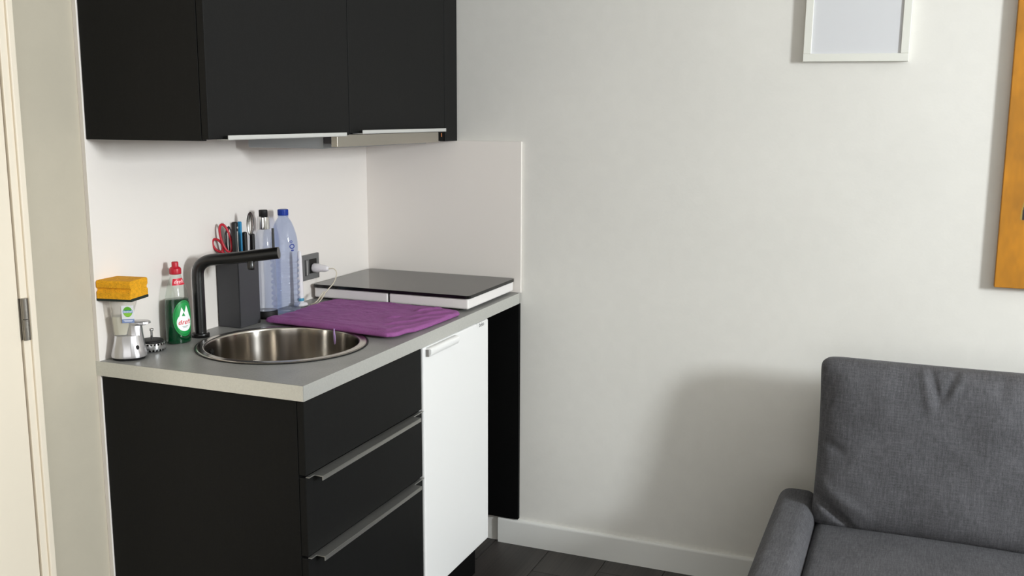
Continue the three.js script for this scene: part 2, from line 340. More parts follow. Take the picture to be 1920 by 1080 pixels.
// free-standing double hob
{
  const g = thing('hob', 'portable white two-zone hob with black glass top', 'hob', [0, H, 0]);
  const x0 = 0.024, x1 = 0.58, z0 = 0.02, z1 = 0.39, xm = 0.299;
  part('body', bx(x0 + 0.004, xm - 0.001, 0.008, 0.041, z0 + 0.004, z1 - 0.004, 0.006, 3), M.hobWhite, g);
  part('body', bx(xm + 0.0035, x1 - 0.004, 0.008, 0.041, z0 + 0.004, z1 - 0.004, 0.006, 3), M.hobWhite, g);
  part('joint', bx(xm - 0.001, xm + 0.0035, 0.009, 0.040, z0 + 0.01, z1 - 0.008, 0), M.rubber, g);
  const s = new THREE.Shape(), r = 0.016, a = x0, b = x1, c = -z1, d = -z0;
  s.moveTo(a + r, c); s.lineTo(b - r, c); s.quadraticCurveTo(b, c, b, c + r); s.lineTo(b, d - r); s.quadraticCurveTo(b, d, b - r, d); s.lineTo(a + r, d); s.quadraticCurveTo(a, d, a, d - r); s.lineTo(a, c + r); s.quadraticCurveTo(a, c, a + r, c);
  const gg = new THREE.ExtrudeGeometry(s, { depth: 0.0085, bevelEnabled: true, bevelSize: 0.0008, bevelThickness: 0.0008, bevelSegments: 2, curveSegments: 8 }); gg.rotateX(-Math.PI / 2); gg.translate(0, 0.0418, 0);
  part('glass_top', gg, M.hobGlass, g);
  for (const [x, z] of [[0.06, 0.06], [0.06, 0.35], [0.54, 0.06], [0.54, 0.35], [0.3, 0.35], [0.3, 0.06]]) part('foot', cyl(0.012, 0.012, 0.0085, 16, [x, 0, z]), M.rubber, g);
}
// tall black tap
{
  const f = thing('tap', 'matt black kitchen tap behind the sink', 'tap', [0.055, H, 0.975]);
  part('base', lathe([[0, 0], [0.0235, 0], [0.0235, 0.009], [0.021, 0.011], [0.017, 0.012], [0, 0.012]], 32), M.faucet, f);
  const e = V(0.205, 0.229, -0.078), b = V(0, 0.202, 0), dir = e.clone().sub(b).normalize();
  const pts = [[0, 0.008, 0], [0, 0.06, 0], [0, 0.12, 0], [0, 0.158, 0]];
  for (let k = 0; k <= 6; k++) { const t = k / 6, p0 = V(0, 0.165, 0), p1 = V(0, 0.206, 0), p2 = b.clone().addScaledVector(dir, 0.045).add(V(0, 0.002, 0)); pts.push(p0.clone().multiplyScalar((1 - t) ** 2).addScaledVector(p1, 2 * t * (1 - t)).addScaledVector(p2, t * t).toArray()); }
  pts.push(b.clone().addScaledVector(dir, 0.1).toArray(), e.toArray());
  part('pipe', tube(pts, 0.0158, 90, 24), M.faucet, f);
  const n = b.clone().addScaledVector(dir, 0.145);
  part('outlet', lathe([[0, -0.036], [0.009, -0.036], [0.0105, -0.032], [0.0105, -0.01], [0, -0.01]], 24), M.faucet, f, n.toArray());
  const lv = e.clone().addScaledVector(dir, -0.014);
  part('lever', cyl(0.0036, 0.0034, 0.056, 14, [lv.x, lv.y + 0.011, lv.z]), M.faucet, f);
}

// ------------------------------------------------------------------ things on the counter
// soap dispenser: local x runs to the right in the picture, local z to the viewer
{
  const g = thing('soap_dispenser', 'silver automatic soap dispenser with clear refill beside the splash wall', 'soap dispenser', [0.054, H, 1.238], 0.62);
  const silver = P({ color: '#c3c1c2', roughness: 0.3, metalness: 0.75, clearcoat: 0.3 });
  part('foot', loft([superEllipse(0.037, 0.034, 0, 2.3), superEllipse(0.039, 0.036, 0.006, 2.3)]), M.rubber, g);
  const bodyRings = [[0.0065, 0.0415, 0.038, 0], [0.012, 0.042, 0.0385, 0], [0.03, 0.0375, 0.034, 0], [0.05, 0.0335, 0.030, 0.0005], [0.058, 0.0325, 0.029, 0.001], [0.0595, 0.0315, 0.028, 0.001]];
  part('base', loft(bodyRings.map(([y, a, b, o]) => superEllipse(a, b, y, 2.2, o))), silver, g);
  part('spout_tower', loft([[0.02, 0.028, 0.024, 0.012], [0.06, 0.0185, 0.02, 0.0165], [0.078, 0.0165, 0.018, 0.0175], [0.084, 0.0155, 0.017, 0.0185]].map(([y, a, b, o]) => superEllipse(a, b, y, 2.2, o))), silver, g);
  const sp = part('spout', loft([[0.083, 0.022, 0.018, 0.024], [0.086, 0.027, 0.0195, 0.027], [0.0905, 0.0265, 0.019, 0.0265], [0.092, 0.024, 0.017, 0.0265]].map(([y, a, b, o]) => superEllipse(a, b, y, 2.1, o))), silver, g);
  part('sensor', loft([superEllipse(0.0035, 0.0055, 0, 2), superEllipse(0.0035, 0.0055, 0.0012, 2)]).rotateX(Math.PI / 2), S('#171717', 0.3), g, [0.0245, 0.032, 0.0295]);
  const refill = P({ color: '#f4f2ee', roughness: 0.12, transmission: 0.8, thickness: 0, ior: 1.45 });
  part('refill', loft([[0.0597, 0.0165, 0.018, -0.015], [0.062, 0.017, 0.0185, -0.015], [0.1, 0.0235, 0.022, -0.011], [0.143, 0.0315, 0.026, -0.006], [0.1475, 0.0315, 0.026, -0.006]].map(([y, a, b, o]) => superEllipse(a, b, y, 4, o))), refill, g);
  part('soap', loft([[0.0615, 0.0145, 0.016, -0.015], [0.1, 0.021, 0.0195, -0.0115], [0.106, 0.0218, 0.0198, -0.0108]].map(([y, a, b, o]) => superEllipse(a, b, y, 4, o))), S('#cfcbb8', 0.3), g);
  const t = canvasTex(256, 384, (c, w, h) => {
    c.fillStyle = '#e6e6ea'; c.fillRect(0, 0, w, h);
    c.fillStyle = '#5fae2e'; c.beginPath(); c.ellipse(w / 2, 140, 96, 112, 0, 0, 7); c.fill();
    c.fillStyle = '#8cc63f'; c.beginPath(); c.ellipse(w / 2, 185, 80, 55, 0, 0, 7); c.fill();
    c.fillStyle = '#3a78b4'; c.fillRect(26, 108, 204, 56);
    c.fillStyle = '#ffffff'; c.font = 'bold 62px sans-serif'; c.textAlign = 'center'; c.textBaseline = 'middle'; c.fillText('Dettol', w / 2, 136);
    c.fillStyle = '#7d8fbb'; c.fillRect(0, 300, w, 84); c.fillStyle = '#e9edf6'; c.fillRect(30, 322, 196, 12); c.fillRect(50, 346, 156, 10);
  });
  const lg = new THREE.PlaneGeometry(0.028, 0.044, 1, 1); lg.rotateX(0.1); lg.translate(0.006, 0.114, 0.0262);
  const lab = part('brand_label', lg, S('#ffffff', 0.4, { map: t }), g);
}
// sponge lying on the dispenser
{
  const g = thing('sponge', 'yellow sponge with dark scouring pad on the soap dispenser', 'sponge', [0.050, 1.0480, 1.243], 0.62 - 0.42);
  const foam = tex(256, (u, v) => { const n = noise(u * 60, v * 60, 60, 60, 51), m = noise(u * 14, v * 14, 14, 14, 52), k = (n > 0.78 ? 0.82 : 1) * (0.94 + 0.1 * m); return [0.93 * k, 0.66 * k, 0.09 * k]; }, 0.06);
  const w = 0.036, h = 0.039, n = 0.006;
  const s = new THREE.Shape(); s.moveTo(-w, 0); s.lineTo(w, 0); s.lineTo(w, 0.012); s.quadraticCurveTo(w - n * 1.6, 0.019, w, 0.026); s.lineTo(w, h - 0.004); s.quadraticCurveTo(w, h, w - 0.004, h); s.lineTo(-w + 0.004, h); s.quadraticCurveTo(-w, h, -w, h - 0.004); s.lineTo(-w, 0.026); s.quadraticCurveTo(-w + n * 1.6, 0.019, -w, 0.012); s.closePath();
  const gg = new THREE.ExtrudeGeometry(s, { depth: 0.086, bevelEnabled: true, bevelSize: 0.0025, bevelThickness: 0.0025, bevelSegments: 3, curveSegments: 8 }); gg.translate(0, 0.0085, -0.043); gg.rotateY(Math.PI / 2);
  part('foam', boxUV(gg), S('#ffffff', 0.95, { map: foam, bumpMap: foam, bumpScale: 0.0008 }), g);
  part('scouring_pad', bx(-0.046, 0.046, 0, 0.0075, -0.0385, 0.0385, 0.002), S('#1f2b25', 0.95), g);
}
// sink strainer plug
{
  const g = thing('sink_strainer', 'chrome sink strainer plug with rubber disc and pin', 'sink strainer', [0.049, H, 1.153]);
  const holes = tex(128, (u, v) => { const r = Math.floor(v * 4), x = (u * 24 + (r % 2) * 0.5) % 1, y = (v * 4) % 1; return (x - 0.5) ** 2 + (y - 0.5) ** 2 < 0.09 ? [0.08, 0.08, 0.08] : [0.8, 0.8, 0.8]; });
  part('basket', lathe([[0, 0.0005], [0.030, 0.0005], [0.0335, 0.004], [0.0335, 0.021], [0.031, 0.0235], [0, 0.0235]], 48), S('#ffffff', 0.2, { metalness: 0.9, map: holes }), g);
  part('rubber_disc', lathe([[0, 0.0232], [0.0275, 0.0232], [0.029, 0.026], [0.026, 0.029], [0, 0.029]], 40), M.rubber, g);
  part('pin', lathe([[0, 0.028], [0.003, 0.028], [0.003, 0.05], [0.0055, 0.052], [0.0055, 0.057], [0, 0.058]], 20), M.chrome, g);
}
// dish soap bottle
{
  const g = thing('dish_soap_bottle', 'clear dish soap bottle with green liquid and red cap', 'bottle', [0.050, H, 1.055], -0.34);
  const prof = [[0, 0.0005], [0.034, 0.0005], [0.036, 0.004], [0.0365, 0.03], [0.0365, 0.075], [0.0355, 0.1], [0.031, 0.13], [0.024, 0.155], [0.0175, 0.172], [0.0135, 0.183]];
  const sp = [...prof.slice(0, 3), ...smoothPts(prof.slice(3), 40)];
  const WIDE = 0.93, oval = (geo, k = 0.72) => geo.scale(k, 1, WIDE);
  part('bottle', oval(lathe(sp)), P({ color: '#f3f6f3', transmission: 1, roughness: 0.05, thickness: 0, ior: 1.4 }), g);
  part('liquid', oval(lathe([[0, 0.0015], [0.0325, 0.0015], [0.0347, 0.0045], [0.0353, 0.03], [0.0353, 0.075], [0.0343, 0.1], [0.0318, 0.116], [0, 0.116]])), P({ color: '#0c5a34', transmission: 0.55, roughness: 0.06, thickness: 0.03, attenuationColor: new THREE.Color(0.01, 0.22, 0.08), attenuationDistance: 0.007, ior: 1.36 }), g);
  const red = S('#c0142b', 0.35);
  part('cap', lathe([[0, 0.182], [0.0145, 0.182], [0.015, 0.184], [0.015, 0.195], [0.013, 0.199], [0.0085, 0.201], [0.0085, 0.212], [0.0075, 0.214], [0, 0.214]], 32), red, g);
  // the print follows the bottle's oval side; the bottle's broad face looks along local +x
  const half = (y) => { for (let i = 1; i < sp.length; i++) if (sp[i][1] >= y && i > 2) { const t = (y - sp[i - 1][1]) / (sp[i][1] - sp[i - 1][1] || 1); return sp[i - 1][0] + (sp[i][0] - sp[i - 1][0]) * t; } return sp[sp.length - 1][0]; };
  function sticker(yc, ry, ta, rt, square) {
    const pos = [], uv = [], idx = [], n = 40, m = 12;
    const put = (du, dv) => { const y = yc + dv * ry, th = ta + du * rt, R = half(y) + 0.0004; pos.push(R * 0.72 * Math.cos(th) + 0.0002, y, -R * WIDE * Math.sin(th)); uv.push(0.5 + du / 2, 0.5 + dv / 2); };
    for (let j = 0; j <= m; j++) for (let i = 0; i <= n; i++) {
      const a = i / n * Math.PI * 2, r = j / m; let du = Math.cos(a) * r, dv = Math.sin(a) * r;
      if (square) { const q = Math.max(Math.abs(Math.cos(a)), Math.abs(Math.sin(a))); du /= q; dv /= q; }
      put(du, dv);
    }
    for (let j = 0; j < m; j++) for (let i = 0; i < n; i++) { const a = j * (n + 1) + i, b = a + n + 1; idx.push(a, b, a + 1, a + 1, b, b + 1); }
    const q = new THREE.BufferGeometry(); q.setAttribute('position', new THREE.Float32BufferAttribute(pos, 3)); q.setAttribute('uv', new THREE.Float32BufferAttribute(uv, 2)); q.setIndex(idx); q.computeVertexNormals(); return q;
  }
  const t1 = canvasTex(512, 768, (c, w, h) => {
    c.fillStyle = '#159a48'; c.fillRect(0, 0, w, h);
    c.strokeStyle = '#0d7a38'; c.lineWidth = 26; c.beginPath(); c.ellipse(w / 2, h / 2, 228, 352, 0, 0, 7); c.stroke();
    c.fillStyle = '#ffffff'; c.beginPath(); c.ellipse(w / 2, 470, 178, 190, 0, 0, 7); c.fill();
    c.beginPath(); c.moveTo(120, 400); c.lineTo(190, 140); c.lineTo(250, 260); c.lineTo(310, 110); c.lineTo(400, 400); c.fill();
    c.fillStyle = '#159a48'; c.beginPath(); c.moveTo(190, 330); c.lineTo(230, 250); c.lineTo(268, 340); c.fill();
    c.fillStyle = '#d81e2c'; c.font = 'italic bold 128px sans-serif'; c.textAlign = 'center'; c.textBaseline = 'middle'; c.fillText('dreft', w / 2, 468);
    c.fillStyle = '#6b8f7b'; c.fillRect(190, 552, 132, 10); c.fillRect(206, 576, 100, 8);
  });
  part('front_label', sticker(0.068, 0.047, 0.15, 0.95), S('#ffffff', 0.35, { map: t1, side: THREE.DoubleSide }), g);
  const t2 = canvasTex(256, 128, (c, w, h) => { c.fillStyle = '#d5203a'; c.fillRect(0, 0, w, h); c.fillStyle = '#ffd9d9'; c.font = 'italic bold 84px sans-serif'; c.textAlign = 'center'; c.textBaseline = 'middle'; c.fillText('dreft', w / 2, h / 2); });
  part('neck_label', sticker(0.163, 0.0085, 0.0, 0.9, true), S('#ffffff', 0.35, { map: t2, side: THREE.DoubleSide }), g);
}
// utensil holder: hollow square box
const UH = { x: 0.0527, z: 0.803, turn: 0, w: 0.075, d: 0.092, h: 0.202 };
{
  const g = thing('utensil_holder', 'dark grey rectangular utensil holder between tap and bottles', 'utensil holder', [UH.x, H, UH.z], UH.turn);
  const grey = S('#3b3b3e', 0.55), { w, d, h } = UH, t = 0.0035;
  part('box', [bx(-w / 2, w / 2, 0.0005, 0.006, -d / 2, d / 2, 0.0015), bx(-w / 2, -w / 2 + t, 0.004, h, -d / 2, d / 2, 0.0015), bx(w / 2 - t, w / 2, 0.004, h, -d / 2, d / 2, 0.0015), bx(-w / 2, w / 2, 0.004, h, -d / 2, -d / 2 + t, 0.0015), bx(-w / 2, w / 2, 0.004, h, d / 2 - t, d / 2, 0.0015)], grey, g);
}
// what stands in the holder; u = across the picture inside the box (local -z), y over the worktop
const uLoc = (x, y, z) => { const c = Math.cos(UH.turn), s = Math.sin(UH.turn); return [UH.x + x * c + z * s, H + y, UH.z - x * s + z * c]; };
const UG = 'utensils in the holder';
{
  const redM = S('#c4182f', 0.4), blk = S('#101011', 0.4), st = M.chrome;
  const rim = (pts, r) => { const c = new THREE.CatmullRomCurve3(pts.map((p) => V(...p)), true, 'centripetal'); return new THREE.TubeGeometry(c, 48, r, 8, true); };
  const lean = (g, side, fore = 0) => { g.rotation.order = 'YXZ'; g.rotation.z = side; g.rotation.x = fore; return g; };
  const PR = 0.64;                                                   // turns local x to the right in the picture
  const loop = (cx, cy, a, b, tilt, z = 0) => ring(14, (t) => { const x = Math.cos(t) * a, y = Math.sin(t) * b; return [cx + x * Math.cos(tilt) - y * Math.sin(tilt), cy + x * Math.sin(tilt) + y * Math.cos(tilt), z]; });
  const sc = thing('scissors', 'red handled scissors standing in the utensil holder', 'scissors', uLoc(-0.012, 0.008, 0.028), PR, UG);
  part('handle', [rim(loop(-0.024, 0.222, 0.0115, 0.0195, 0.55), 0.0034), tube([[-0.016, 0.206, 0], [-0.008, 0.196, 0], [-0.002, 0.176, 0]], 0.0046, 12, 8)], redM, sc);
  part('handle', [rim(loop(-0.002, 0.242, 0.0125, 0.040, 0.24, 0.004), 0.0034), tube([[0.006, 0.204, 0.004], [0.006, 0.19, 0.004], [0.003, 0.174, 0.004]], 0.0046, 12, 8)], redM, sc);
  part('blade', bx(-0.004, 0.005, 0.002, 0.182, -0.0012, 0.0002, 0.0004, 1), st, sc); part('blade', bx(-0.003, 0.006, 0.0, 0.182, 0.0032, 0.0046, 0.0004, 1), st, sc);
  // whisk with dark wires
  const wk = thing('whisk', 'dark wire whisk beside the red scissors', 'whisk', uLoc(-0.022, 0.008, 0.004), PR, UG);
  part('stem', cyl(0.005, 0.005, 0.192, 14), blk, wk);
  const grayWire = S('#4a474a', 0.35, { metalness: 0.5 });
  for (let k = 0; k < 4; k++) { const a = k * Math.PI / 4, c = Math.cos(a), s = Math.sin(a); part('wire', tube([[0, 0.185, 0], [-0.008 * c, 0.21, -0.008 * s], [-0.010 * c, 0.25, -0.010 * s], [0, 0.272, 0], [0.010 * c, 0.25, 0.010 * s], [0.008 * c, 0.21, 0.008 * s], [0, 0.185, 0]], 0.0015, 40, 6), grayWire, wk); }
  // long black handle with a steel strip
  const lk = thing('kitchen_knife', 'long black handle with steel strip, tallest black one in the holder', 'knife', uLoc(0.013, 0.008, 0.022), PR - 1.57 + 1.0, UG);
  part('handle', bx(-0.0075, 0.0075, 0.13, 0.288, -0.0085, 0.0085, 0.005, 3), blk, lk);
  part('strip', bx(0.0072, 0.0083, 0.16, 0.262, -0.002, 0.002, 0.0005, 1), st, lk); part('rivet', cyl(0.0032, 0.0032, 0.002, 12).rotateZ(-Math.PI / 2), st, lk, [0.0068, 0.272, 0]);
  part('blade', bx(-0.001, 0.001, 0.0, 0.132, -0.010, 0.010, 0.0004, 1), st, lk);
  // blue handle behind
  const bl = thing('spatula', 'thin blue utensil handle behind the black handles', 'spatula', uLoc(-0.004, 0.008, -0.022), 0.2, UG);
  part('handle', bx(-0.0055, 0.0055, 0.1, 0.284, -0.004, 0.004, 0.003, 2), S('#1b87b8', 0.4), bl); part('blade', bx(-0.009, 0.009, 0, 0.102, -0.0012, 0.0012, 0.0004, 1), S('#1b87b8', 0.4), bl);
  // two short knives
  for (const [x, z, y, lab] of [[0.024, -0.006, 0.258, 'short black knife handle in the middle of the holder'], [0.0275, -0.0355, 0.25, 'short black knife handle at the right end of the holder']]) {
    const k = thing('table_knife', lab, 'knife', uLoc(x, 0.008, z), 0.1, UG);
    part('handle', bx(-0.0062, 0.0062, 0.125, y, -0.0062, 0.0062, 0.0045, 3), blk, k); part('ferrule', bx(-0.0064, 0.0064, 0.118, 0.130, -0.0064, 0.0064, 0.002, 2), st, k); part('blade', bx(-0.0008, 0.0008, 0, 0.12, -0.008, 0.008, 0.0003, 1), st, k);
  }
  // spoon, bowl up
  const sn = thing('spoon', 'tall steel spoon standing bowl up at the right of the holder', 'spoon', uLoc(0.010, 0.008, -0.036), 0.45, UG); lean(sn, -0.03);
  part('handle', tube([[0, 0, 0], [0, 0.12, 0], [0.002, 0.245, 0]], 0.0028, 20, 8), st, sn);
  const bw = new THREE.SphereGeometry(1, 24, 16, 0, Math.PI * 2, 0, Math.PI / 2); bw.rotateX(-Math.PI / 2); bw.scale(0.0105, 0.034, 0.007); bw.translate(0.002, 0.277, 0.003);
  part('bowl', bw, new THREE.MeshStandardMaterial({ color: '#b5b3b0', metalness: 1, roughness: 0.22, side: THREE.DoubleSide }), sn);
}
// reusable bottle with silver collar
{
  const g = thing('carbonating_bottle', 'clear slim bottle with silver collar, black cap and black base', 'bottle', [0.062, H, 0.688]);
  const R = 0.031;
  part('base', lathe([[0, 0.0005], [R, 0.0005], [R + 0.0005, 0.004], [R + 0.0005, 0.02], [R, 0.022], [0, 0.022]], 40), M.rubber, g);
  part('bottle', lathe([[0.0, 0.0225], [R - 0.001, 0.0225], ...smoothPts([[R, 0.026], [R, 0.12], [R, 0.19], [0.0285, 0.225], [0.021, 0.252], [0.0165, 0.262]], 40)], 48), P({ color: '#eef0f4', transmission: 0.92, roughness: 0.1, thickness: 0, ior: 1.45 }), g);
  part('collar', lathe([[0.0165, 0.262], [0.0185, 0.262], [0.0175, 0.296], [0.016, 0.299], [0.0, 0.299]], 40), M.chrome, g);
  part('cap', lathe([[0, 0.2985], [0.0125, 0.2985], [0.0125, 0.316], [0.0115, 0.3175], [0, 0.3175]], 32), M.rubber, g);
}
// water bottle
{
  const g = thing('water_bottle', 'blue tinted plastic water bottle with blue cap', 'bottle', [0.07, H, 0.602]);
  const R = 0.0415, pts = [[0, 0.004], [0.012, 0.003], [0.03, 0.0005], [0.038, 0.004]];
  for (let i = 0; i <= 90; i++) { const y = 0.008 + i / 90 * 0.182, rib = y < 0.165 ? 0.0026 * Math.sin((y - 0.008) / 0.0165 * Math.PI * 2) : 0; pts.push([R - 0.0012 + rib - (y > 0.1 && y < 0.115 ? 0.002 : 0), y]); }
  pts.push(...smoothPts([[R - 0.001, 0.195], [R - 0.002, 0.22], [0.034, 0.247], [0.024, 0.274], [0.0145, 0.290], [0.0135, 0.2945]], 30));
  const pet = P({ color: '#dde4f3', transmission: 1, roughness: 0.06, thickness: 0, ior: 1.45 });
  const b = part('bottle', lathe(pts, 72), pet, g);
  // dents pressed into the lower wall
  const p = b.geometry.attributes.position;
  for (let i = 0; i < p.count; i++) { const y = p.getY(i), x = p.getX(i), z = p.getZ(i), a = Math.atan2(z, x); if (y > 0.02 && y < 0.18) { const k = 1 - 0.018 * Math.max(0, Math.sin(a * 8 + Math.floor(y / 0.029) * Math.PI)) * Math.abs(Math.sin(y / 0.029 * Math.PI)); p.setX(i, x * k); p.setZ(i, z * k); } }
  b.geometry.computeVertexNormals();
  part('neck_ring', lathe([[0.0135, 0.2915], [0.0165, 0.2915], [0.0165, 0.2935], [0.0135, 0.2935]], 40), pet, g);
  const cap = []; for (let k = 0; k < 30; k++) { const a = k / 30 * 6.2832, q = new THREE.BoxGeometry(0.0012, 0.015, 0.0016); q.translate(0.0153, 0.3035, 0); q.rotateY(a); cap.push(q); }
  part('cap', [lathe([[0, 0.2945], [0.0153, 0.2945], [0.0153, 0.311], [0.0143, 0.3125], [0, 0.3125]], 40), ...cap], S('#123ca0', 0.4), g);
  const mark = S('#2c3f92', 0.4, { side: THREE.DoubleSide });
  const t = 0.0008, arcs = [];
  const arc = (yc, r0, r1, a0, sx) => { const q = new THREE.RingGeometry(r0, r1, 24); const pp = q.attributes.position; for (let i = 0; i < pp.count; i++) { const u = pp.getX(i) * sx, v = pp.getY(i), th = a0 + u / R; pp.setXYZ(i, Math.cos(th) * (R + t), yc + v, -Math.sin(th) * (R + t)); } q.computeVertexNormals(); return q; };
  part('emblem', [arc(0.205, 0.0045, 0.0075, -0.38, 1.2), arc(0.219, 0.0022, 0.0042, -0.45, 1), arc(0.193, 0.0, 0.0022, -0.36, 2.4)], mark, g);
}
// wall socket with charger plug, cable and the small brush handle it feeds
{
  const g = thing('wall_socket', 'grey square wall socket above the hob', 'socket', [PT, 1.007, 0.388]);
  const gr = S('#6d6c6b', 0.45);
  part('plate', bx(0.0003, 0.009, -0.041, 0.041, -0.047, 0.052, 0.002), gr, g);
  part('insert', bx(0.009, 0.0105, -0.021, 0.025, -0.030, 0.012, 0.001), S('#0d0d0d', 0.4), g);
  part('rocker', bx(0.009, 0.0115, -0.026, 0.026, 0.020, 0.036, 0.001), S('#4a4948', 0.45), g);
  part('bar', bx(0.0115, 0.0125, -0.024, 0.024, 0.0262, 0.0292, 0.0004, 1), S('#d5d3ce', 0.45), g);
  const w = P({ color: '#e9e5e6', roughness: 0.3 });
  const c = thing('charger_plug', 'white plug with thin cable in the grey wall socket', 'charger', [PT + 0.0108, 1.003, 0.379]);
  const b = lathe([[0, 0], [0.0135, 0], [0.0145, 0.003], [0.0145, 0.02], [0.012, 0.026], [0.0105, 0.045], [0.008, 0.054], [0.004, 0.057], [0, 0.057]], 28); b.rotateZ(-Math.PI / 2);
  part('plug', b, w, c);
  part('cable', tube([[0.055, 0, 0], [0.075, 0, -0.004], [0.085, -0.012, -0.003], [0.082, -0.04, 0.008], [0.072, -0.062, 0.03], [0.062, -0.085, 0.06], [0.055, -0.098, 0.078], [0.06, -0.1005, 0.09], [0.068, -0.096, 0.082], [0.074, -0.07, 0.052], [0.07, -0.066, 0.05], [0.06, -0.095, 0.082], [0.052, -0.1005, 0.1]], 0.0016, 160, 8), S('#d9cfb8', 0.5), c);
  const h = thing('brush_charger', 'slim white stick on a round foot behind the water bottle', 'charger', [0.052, H, 0.498]);
  part('foot', lathe([[0, 0.0003], [0.021, 0.0003], [0.022, 0.004], [0.02, 0.010], [0.012, 0.013], [0, 0.014]], 36), w, h);
  part('stick', lathe([[0, 0.013], [0.009, 0.013], [0.0095, 0.03], [0.0085, 0.09], [0.0075, 0.15], [0.0055, 0.172], [0, 0.175]], 28), w, h);
  part('accent', lathe([[0.0094, 0.0165], [0.0101, 0.0175], [0.0102, 0.024], [0.0094, 0.026]], 28), S('#3f8fae', 0.4), h);
}
// purple folded cloth
{
  const out = [[0.118, 0.770], [0.112, 0.62], [0.110, 0.47], [0.122, 0.410], [0.2, 0.402], [0.34, 0.402], [0.47, 0.410], [0.545, 0.424], [0.577, 0.452], [0.574, 0.58], [0.566, 0.72], [0.557, 0.800], [0.53, 0.818], [0.40, 0.803], [0.25, 0.787], [0.15, 0.781]];
  const curve = new THREE.CatmullRomCurve3(out.map(([x, z]) => V(x, 0, z)), true, 'catmullrom', 0.25);
  const N = 220, M2 = 64, edge = curve.getPoints(N).slice(0, N), cx = 0.345, cz = 0.6;
  const hgt = (x, z, r) => {
    let h = 0.0115 + 0.003 * noise(x * 22 + 5, z * 22 + 5, 999, 999, 61) + 0.002 * noise(x * 60, z * 60, 999, 999, 62) + 0.0014 * noise(x * 140, z * 140, 999, 999, 66);
    const fold = (ax, az, bx2, bz, w, k) => { const dx = bx2 - ax, dz = bz - az, l = Math.hypot(dx, dz), t = ((x - ax) * dx + (z - az) * dz) / (l * l), d = Math.abs((x - ax) * dz - (z - az) * dx) / l; return t > -0.15 && t < 1.15 ? k * Math.exp(-d * d / (w * w)) * Math.min(1, (t + 0.15) * 4, (1.15 - t) * 4) : 0; };
    h += fold(0.555, 0.455, 0.43, 0.62, 0.008, 0.006) + fold(0.575, 0.5, 0.47, 0.70, 0.007, 0.005) + fold(0.50, 0.42, 0.46, 0.5, 0.007, 0.006) + fold(0.56, 0.60, 0.52, 0.78, 0.006, 0.0035) + fold(0.13, 0.68, 0.34, 0.73, 0.01, 0.003) + fold(0.15, 0.74, 0.52, 0.785, 0.008, 0.003) + fold(0.2, 0.5, 0.42, 0.52, 0.012, 0.002) - fold(0.53, 0.46, 0.45, 0.6, 0.006, 0.004);
    return h;
  };
  const pos = [], idx = [], uv = [];
  for (let s = 0; s < 2; s++) for (let j = 0; j <= M2; j++) for (let i = 0; i < N; i++) {
    const r = j / M2, e = edge[i], wob = 1 + (r > 0.9 ? (r - 0.9) * 0.12 * (noise(i * 0.35, 3, 77, 99, 63) - 0.5) : 0);
    const x = cx + (e.x - cx) * r * wob, z = cz + (e.z - cz) * r * wob;
    const round = Math.sqrt(Math.max(0, 1 - Math.max(0, (r - 0.955) / 0.045) ** 2));
    const lift = 0.0052 * Math.max(0, Math.min(1, (z - 0.70) / 0.05));   // lies on the sink's rim at its front edge
    const mid = 0.0065 + lift, y = s ? mid - (mid - 0.0008 - lift) * round : mid + (hgt(x, z, r) - mid + 0.0 + lift) * round;
    pos.push(x, Math.max(y, 0.0008), z); uv.push(x, z);
  }
  const at = (s, j, i) => s * (M2 + 1) * N + j * N + (i % N);
  for (let s = 0; s < 2; s++) for (let j = 0; j < M2; j++) for (let i = 0; i < N; i++) { const a = at(s, j, i), b = at(s, j, i + 1), c = at(s, j + 1, i), d = at(s, j + 1, i + 1); s ? idx.push(a, c, b, b, c, d) : idx.push(a, b, c, b, d, c); }
  let g = new THREE.BufferGeometry(); g.setAttribute('position', new THREE.Float32BufferAttribute(pos, 3)); g.setAttribute('uv', new THREE.Float32BufferAttribute(uv, 2)); g.setIndex(idx);
  g = mergeVertices(g, 1e-5); g.computeVertexNormals();
  const weave = tex(256, (u, v) => { const k = 0.92 + 0.12 * noise(u * 90, v * 90, 90, 90, 64) + 0.06 * noise(u * 10, v * 10, 10, 10, 65); return [0.565 * k, 0.315 * k, 0.545 * k]; }, 0.12);
  const cl = thing('cloth', 'purple folded cleaning cloth between sink and hob', 'cloth', [0, H, 0]);
  part('fabric', g, P({ color: '#ffffff', map: weave, roughness: 0.8, bumpMap: weave, bumpScale: 0.0006, sheen: 0.4, sheenColor: new THREE.Color(0.5, 0.2, 0.5), sheenRoughness: 0.5 }), cl);
  part('loop', tube([[0.362, 0.010, 0.797], [0.366, 0.013, 0.806], [0.371, 0.005, 0.812], [0.372, -0.012, 0.811], [0.370, -0.028, 0.8095], [0.368, -0.012, 0.810], [0.365, 0.0085, 0.806]], 0.0016, 40, 8), S('#b493c8', 0.7), cl);
}

